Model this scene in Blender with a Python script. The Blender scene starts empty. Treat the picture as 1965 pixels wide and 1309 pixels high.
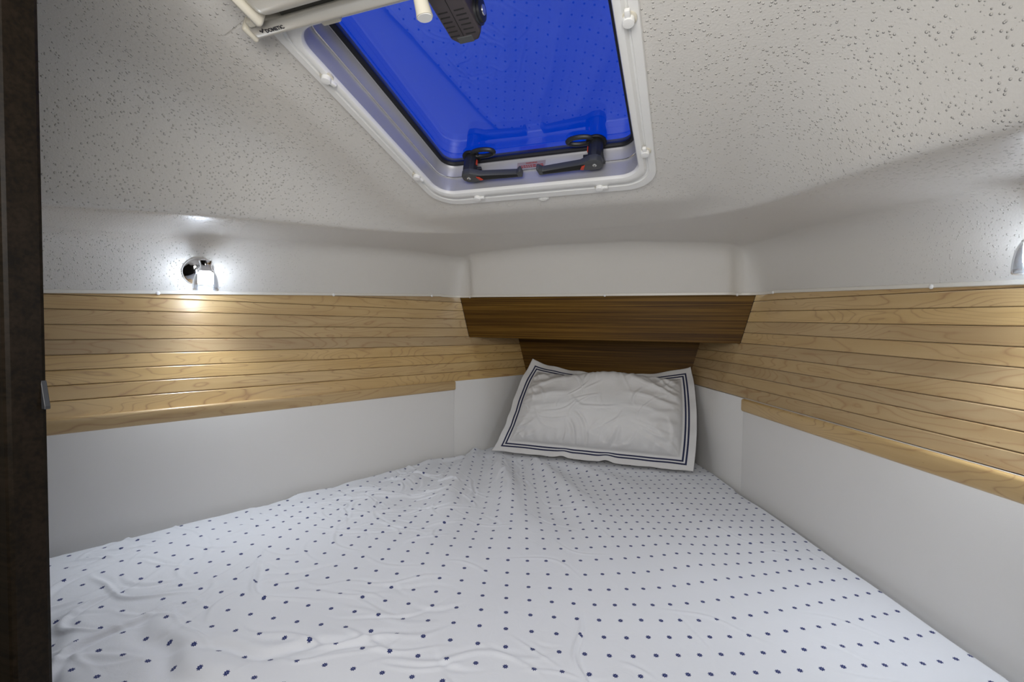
import bpy, bmesh, math, random
import numpy as np
from mathutils import Matrix, Vector
random.seed(7); RS = np.random.RandomState(11)
SC = bpy.context.scene
COL = SC.collection
V = Vector

# ------------------------------------------------------------------ camera
F_PX = 912.0
CAM = V((0.38, 0.0, 0.57))
roll = math.atan(.0125); pitch = -math.atan(32.5*math.cos(roll)/F_PX); yaw = math.radians(20.5)
_f = V((0, math.cos(pitch), math.sin(pitch))); _u = V((0, -math.sin(pitch), math.cos(pitch))); _r = V((1, 0, 0))
_r2 = _r*math.cos(roll)+_u*math.sin(roll); _u2 = -_r*math.sin(roll)+_u*math.cos(roll)
RZ = Matrix.Rotation(yaw, 3, 'Z')
cr, cu, cf = RZ@_r2, RZ@_u2, RZ@_f
cam = bpy.data.objects.new('camera', bpy.data.cameras.new('camera'))
COL.objects.link(cam)
cam.matrix_world = Matrix(((cr.x, cu.x, -cf.x, CAM.x), (cr.y, cu.y, -cf.y, CAM.y), (cr.z, cu.z, -cf.z, CAM.z), (0, 0, 0, 1)))
cam.data.sensor_width = 36; cam.data.lens = F_PX/1965*36
cam.data.clip_start = .02
SC.camera = cam

# ------------------------------------------------------------------ world, lights, exposure
W = bpy.data.worlds.new('sky'); SC.world = W; W.use_nodes = True
W.node_tree.nodes['Background'].inputs[0].default_value = (.75, .86, 1, 1)
W.node_tree.nodes['Background'].inputs[1].default_value = .40
vs = SC.view_settings
vs.view_transform = 'Standard'; vs.look = 'None'; vs.gamma = 1; vs.use_curve_mapping = False
vs.exposure = 2.05
LAMP_W = 2.5       # LED reading lamps, per lamp (watts of the point source)
LED_EMIT = 12.5
def area(name, loc, rot, size, power, col):
    l = bpy.data.lights.new(name, 'AREA'); l.shape = 'RECTANGLE'; l.size, l.size_y = size; l.energy = power; l.color = col
    o = bpy.data.objects.new(name, l); COL.objects.link(o); o.location = loc; o.rotation_euler = rot
    return o
# two unseen fill lights added behind the camera, in doorway and saloon
area('doorway_fill', (.30, -.14, .80), (math.radians(86), 0, math.radians(34)), (.50, .34), 1.9, (1, .97, .93))
area('saloon_fill', (.35, -.62, .70), (math.radians(98), 0, 0), (1.2, .9), 1.6, (1, .98, .94))

# ------------------------------------------------------------------ mesh helpers
WM = {}
def frame(loc=(0, 0, 0), x=None, z=None):
    """4x4 with origin loc, x axis along x, z as close to z as possible"""
    if x is None: return Matrix.Translation(loc)
    x = V(x).normalized(); z = V(z or (0, 0, 1)); y = z.cross(x).normalized(); z = x.cross(y)
    m = Matrix.Identity(4)
    for i in range(3): m[i][0] = x[i]; m[i][1] = y[i]; m[i][2] = z[i]; m[i][3] = loc[i]
    return m
def setm(o, M, parent):
    WM[o.name] = M
    if parent is None: o.matrix_basis = M
    else:
        o.parent = parent; o.matrix_basis = WM[parent.name].inverted()@M
    bpy_link(o)
def bpy_link(o):
    if o.name not in COL.objects: COL.objects.link(o)
def tag(o, label=None, cat=None, group=None, kind=None):
    if label: o['label'] = label
    if cat: o['category'] = cat
    if group: o['group'] = group
    if kind: o['kind'] = kind
    return o
def empty(name, M, parent=None):
    o = bpy.data.objects.new(name, None); o.empty_display_size = .02
    setm(o, M, parent); return o
def objm(name, me, M, parent=None):
    o = bpy.data.objects.new(name, me); setm(o, M, parent); return o
def mesh(name, verts, faces, mats, parent=None, M=None, smooth=False, world=True, sharp=None):
    """verts in world space (world=True) or already in the local space of M"""
    if M is None: M = WM[parent.name] if parent else Matrix.Identity(4)
    me = bpy.data.meshes.new(name)
    if world:
        Mi = M.inverted(); verts = [Mi@V(v) for v in verts]
    me.from_pydata([tuple(v) for v in verts], [], faces)
    if not isinstance(mats, (list, tuple)): mats = [mats]
    for m in mats: me.materials.append(m)
    if smooth: me.polygons.foreach_set('use_smooth', [True]*len(me.polygons))
    me.update()
    if sharp is not None: me.set_sharp_from_angle(angle=math.radians(sharp))
    return objm(name, me, M, parent)
def bm_obj(name, bm, mat, parent=None, M=None, smooth=False, sharp=None):
    if M is None: M = WM[parent.name] if parent else Matrix.Identity(4)
    me = bpy.data.meshes.new(name); bmesh.ops.recalc_face_normals(bm, faces=bm.faces); bm.to_mesh(me); bm.free()
    for m in (mat if isinstance(mat, (list, tuple)) else [mat]): me.materials.append(m)
    if smooth: me.polygons.foreach_set('use_smooth', [True]*len(me.polygons))
    if sharp is not None: me.set_sharp_from_angle(angle=math.radians(sharp))
    return objm(name, me, M, parent)
def bevel(bm, w, seg=2, ang=30):
    ed = [e for e in bm.edges if len(e.link_faces) == 2 and e.calc_face_angle(0) > math.radians(ang)]
    if ed: bmesh.ops.bevel(bm, geom=ed, offset=w, segments=seg, profile=.5, affect='EDGES', clamp_overlap=True)
def bm_box(a, b, bw=0, seg=2, bm=None):
    bm2 = bmesh.new()
    vs_ = [bm2.verts.new((x, y, z)) for x in (a[0], b[0]) for y in (a[1], b[1]) for z in (a[2], b[2])]
    for f in ((0, 1, 3, 2), (4, 6, 7, 5), (0, 4, 5, 1), (2, 3, 7, 6), (0, 2, 6, 4), (1, 5, 7, 3)): bm2.faces.new([vs_[i] for i in f])
    bmesh.ops.recalc_face_normals(bm2, faces=bm2.faces)
    if bw: bevel(bm2, bw, seg)
    if bm is None: return bm2
    return bm_join(bm, bm2)
def bm_join(bm, bm2, T=None):
    if T is not None: bmesh.ops.transform(bm2, matrix=T, verts=bm2.verts)
    mp = {v: bm.verts.new(v.co) for v in bm2.verts}
    for f in bm2.faces:
        nf = bm.faces.new([mp[v] for v in f.verts]); nf.smooth = f.smooth
    bm2.free(); return bm
def bm_lathe(prof, n=32, caps=True):
    """profile of (radius, z)"""
    bm = bmesh.new(); rings = []
    for r, z in prof:
        rings.append([bm.verts.new((r*math.cos(2*math.pi*i/n), r*math.sin(2*math.pi*i/n), z)) for i in range(n)])
    for a, b in zip(rings, rings[1:]):
        for i in range(n): bm.faces.new((a[i], a[(i+1) % n], b[(i+1) % n], b[i]))
    if caps: bm.faces.new(rings[0][::-1]); bm.faces.new(rings[-1])
    return bm
def bm_prism(poly, h0, h1, bw=0, seg=2):
    bm = bmesh.new()
    a = [bm.verts.new((x, y, h0)) for x, y in poly]; b = [bm.verts.new((x, y, h1)) for x, y in poly]
    n = len(poly)
    bm.faces.new(a[::-1]); bm.faces.new(b)
    for i in range(n): bm.faces.new((a[i], a[(i+1) % n], b[(i+1) % n], b[i]))
    bmesh.ops.recalc_face_normals(bm, faces=bm.faces)
    if bw: bevel(bm, bw, seg, 25)
    return bm
def bm_tube(pts, rad, n=12, closed=False):
    bm = bmesh.new(); pts = [V(p) for p in pts]; rings = []; N = len(pts)
    for i, p in enumerate(pts):
        a = pts[(i-1) % N] if (closed or i > 0) else p; b = pts[(i+1) % N] if (closed or i < N-1) else p
        t = (b-a).normalized(); up = V((0, 0, 1)) if abs(t.z) < .9 else V((1, 0, 0))
        s = t.cross(up).normalized(); w = s.cross(t)
        r = rad[i] if isinstance(rad, (list, tuple)) else rad
        rings.append([bm.verts.new(p+(s*math.cos(2*math.pi*k/n)+w*math.sin(2*math.pi*k/n))*r) for k in range(n)])
    for i in range(N if closed else N-1):
        a, b = rings[i], rings[(i+1) % N]
        for k in range(n): bm.faces.new((a[k], a[(k+1) % n], b[(k+1) % n], b[k]))
    if not closed: bm.faces.new(rings[0][::-1]); bm.faces.new(rings[-1])
    return bm

# ------------------------------------------------------------------ materials
def srgb(r, g, b):
    f = lambda c: (c/255/12.92) if c/255 <= .04045 else ((c/255+.055)/1.055)**2.4
    return (f(r), f(g), f(b), 1)
class Mat:
    def __init__(s, name):
        s.m = bpy.data.materials.new(name); s.m.use_nodes = True; s.t = s.m.node_tree; s.n = s.t.nodes
        s.p = s.n['Principled BSDF']; s.out = s.n['Material Output']
    def new(s, typ, **kw):
        nd = s.n.new(typ)
        for k, v in kw.items(): setattr(nd, k, v)
        return nd
    def link(s, a, b): s.t.links.new(a, b)
    def math(s, op, a, b=None, c=None):
        nd = s.new('ShaderNodeMath', operation=op)
        for i, x in enumerate((a, b, c)):
            if x is None: continue
            if isinstance(x, (int, float)): nd.inputs[i].default_value = x
            else: s.link(x, nd.inputs[i])
        return nd.outputs[0]
    def noise(s, vec, scale, detail=3, rough=.5, dist=0):
        nd = s.new('ShaderNodeTexNoise'); nd.inputs['Scale'].default_value = scale; nd.inputs['Detail'].default_value = detail
        nd.inputs['Roughness'].default_value = rough; nd.inputs['Distortion'].default_value = dist
        if vec is not None: s.link(vec, nd.inputs['Vector'])
        return nd.outputs['Fac']
    def mapping(s, vec, sc=(1, 1, 1), loc=(0, 0, 0), rot=(0, 0, 0)):
        nd = s.new('ShaderNodeMapping'); nd.inputs['Scale'].default_value = sc; nd.inputs['Location'].default_value = loc
        nd.inputs['Rotation'].default_value = rot
        s.link(vec, nd.inputs['Vector']); return nd.outputs[0]
    def coord(s, which='Object'): return s.new('ShaderNodeTexCoord').outputs[which]
    def ramp(s, fac, stops):
        nd = s.new('ShaderNodeValToRGB'); e = nd.color_ramp.elements
        while len(e) < len(stops): e.new(.5)
        for q, (p, c) in zip(e, stops): q.position = p; q.color = c
        s.link(fac, nd.inputs[0]); return nd.outputs[0]
    def mix(s, fac, a, b, blend='MIX'):
        nd = s.new('ShaderNodeMix', data_type='RGBA', blend_type=blend)
        for sock, x in ((nd.inputs[0], fac), (nd.inputs[6], a), (nd.inputs[7], b)):
            if isinstance(x, (int, float, tuple)): sock.default_value = x
            else: s.link(x, sock)
        return nd.outputs[2]
    def bump(s, h, strength=.2, dist=.002, normal=None):
        nd = s.new('ShaderNodeBump'); nd.inputs['Strength'].default_value = strength; nd.inputs['Distance'].default_value = dist
        s.link(h, nd.inputs['Height'])
        if normal is not None: s.link(normal, nd.inputs['Normal'])
        return nd.outputs[0]
def plain(name, col, rough=.5, metal=0, coat=0, bump=None, spec=.5):
    M = Mat(name); M.p.inputs['Base Color'].default_value = col; M.p.inputs['Roughness'].default_value = rough
    M.p.inputs['Metallic'].default_value = metal; M.p.inputs['Coat Weight'].default_value = coat
    M.p.inputs['Specular IOR Level'].default_value = spec
    co = M.coord()
    n = M.noise(co, 9, 4, .6)
    dark = tuple(c*.9 for c in col[:3])+(1,)
    M.link(M.mix(n, col, dark), M.p.inputs['Base Color'])
    if bump:
        M.link(M.bump(M.noise(co, bump[0], 3), bump[1], .001), M.p.inputs['Normal'])
    return M.m

def mat_maple(name, tint=1.0, endy=False):
    M = Mat(name); co = M.coord(); rnd = M.new('ShaderNodeObjectInfo').outputs['Random']
    off = M.new('ShaderNodeCombineXYZ')
    for i, k in enumerate((37., 91., 53.)): M.link(M.math('MULTIPLY', rnd, k), off.inputs[i])
    add = M.new('ShaderNodeVectorMath', operation='ADD'); M.link(co, add.inputs[0]); M.link(off.outputs[0], add.inputs[1])
    v = add.outputs[0]
    # cathedral figure : contour lines of a long, stretched noise
    fig = M.noise(M.mapping(v, (1.5, 9, 9)), 1.5, 1.5, .45, .35)
    fig2 = M.noise(M.mapping(v, (14, 30, 30)), 1.2, 2, .5)
    h = M.math('ADD', M.math('MULTIPLY', fig, 19.0), M.math('MULTIPLY', fig2, .45))
    ln = M.math('PINGPONG', h, .5)
    line = M.math('POWER', M.math('MULTIPLY', ln, 2.0), 7.0)
    fine = M.noise(M.mapping(v, (5, 160, 160)), 3.0, 4, .65)
    band = M.noise(M.mapping(v, (2.2, 14, 14)), 1.0, 2, .5)
    t = tint
    base = M.ramp(band, [(.3, (.50*t, .335*t, .145*t, 1)), (.55, (.60*t, .43*t, .21*t, 1)), (.8, (.41*t, .26*t, .10*t, 1))])
    perp = M.new('ShaderNodeHueSaturation'); M.link(base, perp.inputs['Color'])
    M.link(M.math('ADD', .80, M.math('MULTIPLY', rnd, .32)), perp.inputs['Value'])
    M.link(M.math('ADD', .92, M.math('MULTIPLY', rnd, .2)), perp.inputs['Saturation'])
    msk = M.math('MULTIPLY', line, M.math('MULTIPLY', M.noise(M.mapping(v, (2, 6, 6)), 1.3, 2), 1.15))
    c1 = M.mix(msk, perp.outputs[0], (.30, .155, .06, 1))
    c2 = M.mix(M.math('MULTIPLY', M.math('SUBTRACT', 1.0, fine), .28), c1, (.36, .20, .09, 1))
    # small dark mineral flecks
    fl = M.noise(M.mapping(v, (14, 90, 90)), 2.2, 2, .5)
    flk = M.ramp(fl, [(.73, (0, 0, 0, 1)), (.78, (1, 1, 1, 1))])
    c3 = M.mix(M.math('MULTIPLY', flk, .7), c2, (.19, .09, .035, 1))
    M.link(c3, M.p.inputs['Base Color'])
    M.p.inputs['Roughness'].default_value = .42; M.p.inputs['Coat Weight'].default_value = .7; M.p.inputs['Coat Roughness'].default_value = .33
    M.link(M.bump(fine, .08, .001), M.p.inputs['Normal'])
    return M.m
def mat_teak(name, c0, c1, c2, spec=.12):
    M = Mat(name); M.p.inputs['Specular IOR Level'].default_value = spec; co = M.coord()
    a = M.noise(M.mapping(co, (1.0, 170, 170)), 1.6, 5, .6, .3)
    b = M.noise(M.mapping(co, (.8, 30, 30)), 1.5, 3, .5, .4)
    c = M.noise(M.mapping(co, (14, 500, 500)), 1.5, 3, .6)
    t = M.math('ADD', M.math('MULTIPLY', a, .62), M.math('MULTIPLY', b, .38))
    col = M.ramp(t, [(.40, c0), (.5, c1), (.60, c2)])
    col = M.mix(M.math('MULTIPLY', c, .45), col, c0)
    M.link(col, M.p.inputs['Base Color']); M.p.inputs['Roughness'].default_value = .45
    M.link(M.bump(a, .05, .001), M.p.inputs['Normal'])
    return M.m
def mat_gelcoat():
    M = Mat('pebbled_white_gelcoat'); co = M.coord()
    big = M.noise(co, 2.4, 3, .5)
    col = M.mix(big, (.68, .66, .62, 1), (.64, .62, .58, 1))
    # a few rusty specks
    sp = M.new('ShaderNodeTexVoronoi'); sp.inputs['Scale'].default_value = 7; M.link(co, sp.inputs['Vector'])
    spk = M.ramp(sp.outputs['Distance'], [(.02, (1, 1, 1, 1)), (.045, (0, 0, 0, 1))])
    keep = M.math('GREATER_THAN', M.noise(co, 3.1, 1), .60)
    col = M.mix(M.math('MULTIPLY', M.math('MULTIPLY', spk, keep), .5), col, (.32, .21, .13, 1))
    M.link(col, M.p.inputs['Base Color']); M.p.inputs['Roughness'].default_value = .34
    # raised pebbles of random size
    vo = M.new('ShaderNodeTexVoronoi'); vo.inputs['Scale'].default_value = 185; M.link(co, vo.inputs['Vector'])
    sep = M.new('ShaderNodeSeparateColor'); M.link(vo.outputs['Color'], sep.inputs[0])
    rad = M.math('MULTIPLY', M.math('SUBTRACT', sep.outputs[0], -.05), .40)
    hgt = M.math('MAXIMUM', M.math('SUBTRACT', rad, vo.outputs['Distance']), 0.0)
    hgt = M.math('MINIMUM', M.math('MULTIPLY', hgt, 5.0), 1.0)
    dens = M.ramp(M.noise(co, 5, 2), [(.35, (.8, .8, .8, 1)), (.6, (1, 1, 1, 1))])
    h = M.math('ADD', M.math('MULTIPLY', hgt, dens), M.math('MULTIPLY', M.noise(co, 260, 2), .25))
    # the mould is smoother towards the bow
    sx = M.new('ShaderNodeSeparateXYZ'); M.link(co, sx.inputs[0])
    fade = M.new('ShaderNodeMapRange'); M.link(sx.outputs[1], fade.inputs[0])
    fade.inputs[1].default_value = .9; fade.inputs[2].default_value = 1.55; fade.inputs[3].default_value = 1; fade.inputs[4].default_value = .12
    bp = M.new('ShaderNodeBump'); bp.inputs['Distance'].default_value = .0019
    M.link(M.math('MULTIPLY', fade.outputs[0], 1.0), bp.inputs['Strength']); M.link(h, bp.inputs['Height'])
    M.link(bp.outputs[0], M.p.inputs['Normal'])
    return M.m
def mat_vinyl():
    M = Mat('white_vinyl_panel'); co = M.coord()
    M.link(M.mix(M.noise(co, 3, 3), (.77, .76, .74, 1), (.73, .72, .70, 1)), M.p.inputs['Base Color'])
    M.p.inputs['Roughness'].default_value = .42
    M.link(M.bump(M.noise(co, 420, 2), .06, .001), M.p.inputs['Normal'])
    return M.m
def mat_sheet():
    M = Mat('dotted_cotton'); uv = M.new('ShaderNodeUVMap', uv_map='UVMap').outputs[0]
    fr = M.new('ShaderNodeVectorMath', operation='FRACTION'); M.link(uv, fr.inputs[0])
    sx = M.new('ShaderNodeSeparateXYZ'); M.link(fr.outputs[0], sx.inputs[0])
    fx = M.math('SUBTRACT', sx.outputs[0], .5); fy = M.math('SUBTRACT', sx.outputs[1], .5)
    def jac(nm):
        q = M.new('ShaderNodeSeparateXYZ'); M.link(M.new('ShaderNodeUVMap', uv_map=nm).outputs[0], q.inputs[0])
        return M.math('ADD', M.math('MULTIPLY', fx, q.outputs[0]), M.math('MULTIPLY', fy, q.outputs[1]))
    x = jac('JacA'); y = jac('JacB')
    r = M.math('SQRT', M.math('ADD', M.math('MULTIPLY', x, x), M.math('MULTIPLY', y, y)))
    th = M.math('ARCTAN2', y, x)
    pet = M.math('MULTIPLY', M.math('COSINE', M.math('MULTIPLY', th, 8.0)), .00085)
    edge = M.math('ADD', pet, .0043)
    k = M.math('LESS_THAN', r, edge)
    hole = M.math('LESS_THAN', r, .0006)
    k = M.math('SUBTRACT', k, M.math('MULTIPLY', hole, .6))
    co = M.coord()
    basec = M.mix(M.noise(co, 3.5, 3), (.73, .745, .78, 1), (.70, .715, .755, 1))
    M.link(M.mix(k, basec, (.010, .022, .13, 1)), M.p.inputs['Base Color'])
    M.p.inputs['Roughness'].default_value = .85; M.p.inputs['Sheen Weight'].default_value = .15
    wv = M.noise(co, 900, 2); cr_ = M.noise(M.mapping(co, (1, 1, 1)), 22, 4, .6, 1.2)
    b1 = M.bump(cr_, .22, .004)
    M.link(M.bump(wv, .05, .0005, b1), M.p.inputs['Normal'])
    return M.m
def mat_pillow():
    M = Mat('striped_border_cotton'); uv = M.new('ShaderNodeUVMap', uv_map='UVMap').outputs[0]
    sx = M.new('ShaderNodeSeparateXYZ'); M.link(uv, sx.inputs[0])
    # uv is in metres from the centre of the sham, half size stored in the border distance d
    dx = M.math('SUBTRACT', .38, M.math('ABSOLUTE', sx.outputs[0])); dy = M.math('SUBTRACT', .245, M.math('ABSOLUTE', sx.outputs[1]))
    d = M.math('MINIMUM', dx, dy)
    def band(a, b): return M.math('MULTIPLY', M.math('GREATER_THAN', d, a), M.math('LESS_THAN', d, b))
    k = M.math('ADD', band(.0245, .0310), band(.0365, .0430))
    co = M.coord()
    basec = M.mix(M.noise(co, 6, 3), (.72, .71, .70, 1), (.68, .675, .67, 1))
    M.link(M.mix(k, basec, (.012, .016, .06, 1)), M.p.inputs['Base Color'])
    M.p.inputs['Roughness'].default_value = .85; M.p.inputs['Sheen Weight'].default_value = .15
    b1 = M.bump(M.noise(co, 26, 4, .6, 1.0), .2, .004)
    M.link(M.bump(M.noise(co, 800, 2), .05, .0005, b1), M.p.inputs['Normal'])
    return M.m
def mat_pane():
    M = Mat('tinted_acrylic')
    tr = M.new('ShaderNodeBsdfTransparent'); tr.inputs[0].default_value = (.55, .62, .80, 1)
    gl = M.new('ShaderNodeBsdfGlossy'); gl.inputs['Roughness'].default_value = .004; gl.inputs[0].default_value = (.95, .97, 1, 1)
    lw = M.new('ShaderNodeLayerWeight'); lw.inputs[0].default_value = .5
    f5 = M.math('ADD', M.math('MULTIPLY', M.math('POWER', lw.outputs['Facing'], 4.0), .90), .075)
    mx = M.new('ShaderNodeMixShader'); M.link(f5, mx.inputs[0]); M.link(tr.outputs[0], mx.inputs[1]); M.link(gl.outputs[0], mx.inputs[2])
    M.link(mx.outputs[0], M.out.inputs[0]); return M.m
def mat_canvas():
    M = Mat('blue_canvas'); co = M.coord()
    a = M.new('ShaderNodeBsdfDiffuse'); b = M.new('ShaderNodeBsdfTranslucent')
    n = M.noise(co, 2.5, 2)
    c = M.mix(n, (.0, .12, .70, 1), (.0, .09, .58, 1))
    M.link(c, a.inputs[0]); M.link(c, b.inputs[0])
    mx = M.new('ShaderNodeMixShader'); mx.inputs[0].default_value = .6
    M.link(a.outputs[0], mx.inputs[1]); M.link(b.outputs[0], mx.inputs[2]); M.link(mx.outputs[0], M.out.inputs[0]); return M.m
def mat_cup():
    M = Mat('clear_lamp_glass')
    tr = M.new('ShaderNodeBsdfTransparent'); tr.inputs[0].default_value = (.93, .95, .98, 1)
    gl = M.new('ShaderNodeBsdfGlossy'); gl.inputs['Roughness'].default_value = .03
    lw = M.new('ShaderNodeLayerWeight'); lw.inputs[0].default_value = .35
    mx = M.new('ShaderNodeMixShader'); M.link(lw.outputs['Facing'], mx.inputs[0]); M.link(tr.outputs[0], mx.inputs[1]); M.link(gl.outputs[0], mx.inputs[2])
    M.link(mx.outputs[0], M.out.inputs[0]); return M.m
def mat_emit(name, col, s):
    M = Mat(name); M.p.inputs['Emission Color'].default_value = col; M.p.inputs['Emission Strength'].default_value = s
    M.p.inputs['Base Color'].default_value = (.9, .9, .9, 1); return M.m

maple = mat_maple('maple_plank'); rail_m = mat_maple('maple_rail', .93)
teak = mat_teak('walnut_veneer', (.048, .020, .002, 1), (.110, .052, .006, 1), (.185, .095, .014, 1))
dark_teak = mat_teak('dark_bulkhead_veneer', (.004, .003, .002, 1), (.008, .0055, .003, 1), (.012, .008, .005, 1), .1)
gel = mat_gelcoat(); vinyl = mat_vinyl(); sheet_m = mat_sheet(); pillow_m = mat_pillow()
white_plastic = plain('white_plastic', (.86, .86, .84, 1), .38)
cream_plastic = plain('cream_plastic', (.70, .66, .55, 1), .4)
cream_alu = plain('cream_painted_aluminium', (.66, .64, .58, 1), .33, .35)
alu = plain('anodised_aluminium', (.50, .50, .53, 1), .42, .35)
alu_line = plain('polished_aluminium_lip', (.85, .85, .86, 1), .18, .9)
black = plain('black_plastic', (.018, .019, .022, 1), .42)
grey_black = plain('charcoal_plastic', (.055, .058, .062, 1), .5)
box_m = plain('brown_black_plastic', (.045, .036, .040, 1), .5)
slot_m = plain('slot_black', (.004, .004, .004, 1), .8)
rubber = plain('black_rubber', (.006, .006, .008, 1), .6)
red = plain('red_plastic', (.55, .05, .02, 1), .45)
chrome = plain('chrome', (.82, .82, .85, 1), .06, 1.0)
steel = plain('steel_screw', (.75, .75, .72, 1), .25, .9)
pane_m = mat_pane(); canvas_m = mat_canvas(); cup_m = mat_cup()
led_m = mat_emit('led_diffuser', (.84, .91, 1, 1), LED_EMIT)
lip_m = plain('cream_liner_lip', (.74, .71, .64, 1), .35)
dark_core = plain('dark_backing', (.03, .02, .012, 1), .8)
foam_m = plain('mattress_ticking', (.62, .62, .62, 1), .8)
gap_shade_m = plain('olive_gap_shade', (.06, .058, .045, 1), .7)  # shade between blind cassette and rail, put into the colour
ink = plain('dark_grey_print', (.035, .035, .04, 1), .6)
red_ink = plain('red_print', (.30, .03, .03, 1), .6)
cabin_m = plain('saloon_cream_lining', (.62, .60, .56, 1), .7)
floor_m = mat_teak('cabin_sole_teak', (.08, .04, .018, 1), (.16, .09, .04, 1), (.24, .14, .07, 1))

# ------------------------------------------------------------------ hull geometry
SL = .455; SC_LEN = math.sqrt(1+SL*SL)
def wx(y, off=0.0): return .555+SL*(1.8125-y)+off*SC_LEN          # half breadth of the lower side panel face
def px_(y, z, off=0.0): return wx(y, .016+off)+.26*(z-.322)         # half breadth of the flared planking face
DIRS = {-1: V((SL, 1, 0)).normalized(), 1: V((-SL, 1, 0)).normalized()}   # forward along each side
INN = {-1: V((1, -SL, 0)).normalized(), 1: V((-1, -SL, 0)).normalized()}  # inboard normal
Y_AFT = .27; Y_UP = 1.95; Y_LOW = 2.24; Z_MID = .510
def zedge(y): return .603+.0475*y
walls = {}
def zadj(s, y, z):      # slight sheer of the planking, a little different on the two sides
    t = min(max((1.85-y)/1.17, 0), 1.35)
    return .0052*t if s < 0 else -.055*max(z-.36, -.03)*t*1.35-.001
for s, nm in ((-1, 'wall_left'), (1, 'wall_right')):
    # backing shell behind planks and panels
    pts = []; fc = []
    ys = [Y_AFT-.02, Y_LOW+.05]
    prof = [(-.62, 0), (.30, 0), (.322, 0), (.78, 1)]
    def P(y, z, fl, o): return V((s*(px_(y, z, o) if fl else wx(y, .016+o)), y, z))
    for o in (.010, .03):
        for y in ys:
            for z, fl in prof: pts.append(P(y, z, fl, o))
    q = lambda o, yi, k: o*8+yi*4+k
    for k in range(3):
        fc.append((q(0, 0, k), q(0, 1, k), q(0, 1, k+1), q(0, 0, k+1))); fc.append((q(1, 0, k), q(1, 0, k+1), q(1, 1, k+1), q(1, 1, k)))
    for yi in (0, 1):
        for k in range(3): fc.append((q(0, yi, k), q(0, yi, k+1), q(1, yi, k+1), q(1, yi, k)))
    fc.append((q(0, 0, 0), q(1, 0, 0), q(1, 1, 0), q(0, 1, 0))); fc.append((q(0, 0, 3), q(0, 1, 3), q(1, 1, 3), q(1, 0, 3)))
    w = mesh(nm, pts, fc, dark_core); w['kind'] = 'structure'; walls[s] = w
    # planks
    zb = [.323, .3595, .397, .4345, .4725, Z_MID+.001, .5495, .589, .627, .6645, .700]
    for k in range(10):
        zb[0] = .312 if s < 0 else .323
        z0, z1 = zb[k]+.0006, zb[k+1]-.0006
        y1 = (Y_LOW if z1 < Z_MID+.003 else Y_UP)-.0015
        vs_ = []; fs_ = []
        b = .0020
        sec = [(z0, .009), (z0, -.0004), (z0+b, -.002), (z1-b, -.002), (z1, -.0004), (z1, .009)]
        for y in (Y_AFT, 1.85, y1):
            for z, o in sec: vs_.append(V((s*px_(y, z, o), y, z+zadj(s, y, z))))
        for i in range(6):
            j = (i+1) % 6; fs_.append((i, j, 6+j, 6+i)); fs_.append((6+i, 6+j, 12+j, 12+i))
        fs_.append(tuple(range(6))[::-1]); fs_.append(tuple(range(12, 18)))
        if s > 0: fs_ = [f[::-1] for f in fs_]
        M = frame((s*px_(Y_AFT, z0), Y_AFT, z0), DIRS[s])
        mesh('plank', vs_, fs_, maple, w, M)
    # padded side panel under the rail, and the set-back inner panel
    def slab(name, y0, y1, z0, z1, o0, o1, mat, bw, lab=None):
        bm = bmesh.new()
        c = [bm.verts.new(M_i@V((s*wx(y, o), y, z))) for y in (y0, y1) for z in (z0, z1) for o in (o0, o1)]
        for f in ((0, 1, 3, 2), (4, 6, 7, 5), (0, 4, 5, 1), (2, 3, 7, 6), (0, 2, 6, 4), (1, 5, 7, 3)): bm.faces.new([c[i] for i in f])
        bmesh.ops.recalc_face_normals(bm, faces=bm.faces)
        if bw: bevel(bm, bw, 3)
        o = bm_obj(name, bm, mat, w, M_, True, 40)
        if lab: o['label'] = lab
        return o
    M_ = frame((s*wx(Y_AFT, 0), Y_AFT, 0), DIRS[s]); M_i = M_.inverted()
    RB = .2845 if s < 0 else .2785
    slab('side_panel', Y_AFT, 1.812, -.12, RB+.003, .003, .0255, vinyl, .0025)
    slab('inner_panel', 1.800, Y_LOW+.01, -.12, .321, .0105, .0255, vinyl, .001)
    slab('side_rail', Y_AFT, 1.815, RB, .3235+(.001 if s < 0 else -.0005), -.003, .0128, rail_m, .0065, 'rounded maple rail capping the white side panel')
    slab('edge_strip', Y_AFT, 1.82, .29, .3225, .0129, .0165, white_plastic, 0, 'thin white strip behind the maple rail')

# bow wall : upper board, set-back lower board, shelf underside
bow = mesh('wall_bow', [(-.75, 2.262, -.62), (.75, 2.262, -.62), (.75, 2.262, .8), (-.75, 2.262, .8), (-.75, 2.29, -.62), (.75, 2.29, -.62), (.75, 2.29, .8), (-.75, 2.29, .8)],
           [(0, 1, 2, 3), (7, 6, 5, 4), (0, 3, 7, 4), (1, 5, 6, 2), (3, 2, 6, 7), (0, 4, 5, 1)], dark_core)
bow['kind'] = 'structure'
def board(name, y, z0, z1, t, lab=None, off=0.0):
    bm = bmesh.new(); c = []
    def hw(yy, z): return (px_(yy, z, off) if z > .3 else wx(yy, .01))
    for yy in (y, y+t):
        for sx, z in ((-1, z0), (1, z0), (1, z1), (-1, z1)): c.append(bm.verts.new((sx*hw(y, z), yy, z)))
    for f in ((0, 1, 2, 3), (7, 6, 5, 4), (0, 3, 7, 4), (1, 5, 6, 2), (3, 2, 6, 7), (0, 4, 5, 1)): bm.faces.new([c[i] for i in f])
    bmesh.ops.recalc_face_normals(bm, faces=bm.faces); bevel(bm, .0012, 1)
    o = bm_obj(name, bm, teak, bow)
    if lab: o['label'] = lab
    return o
board('upper_board', Y_UP, Z_MID-.002, .705, .016, 'wide upper walnut board, set forward above the shelf', -.002)
board('lower_board', Y_LOW, -.12, Z_MID+.01, .016, 'narrower walnut board behind the pillow', -.001)
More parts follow.
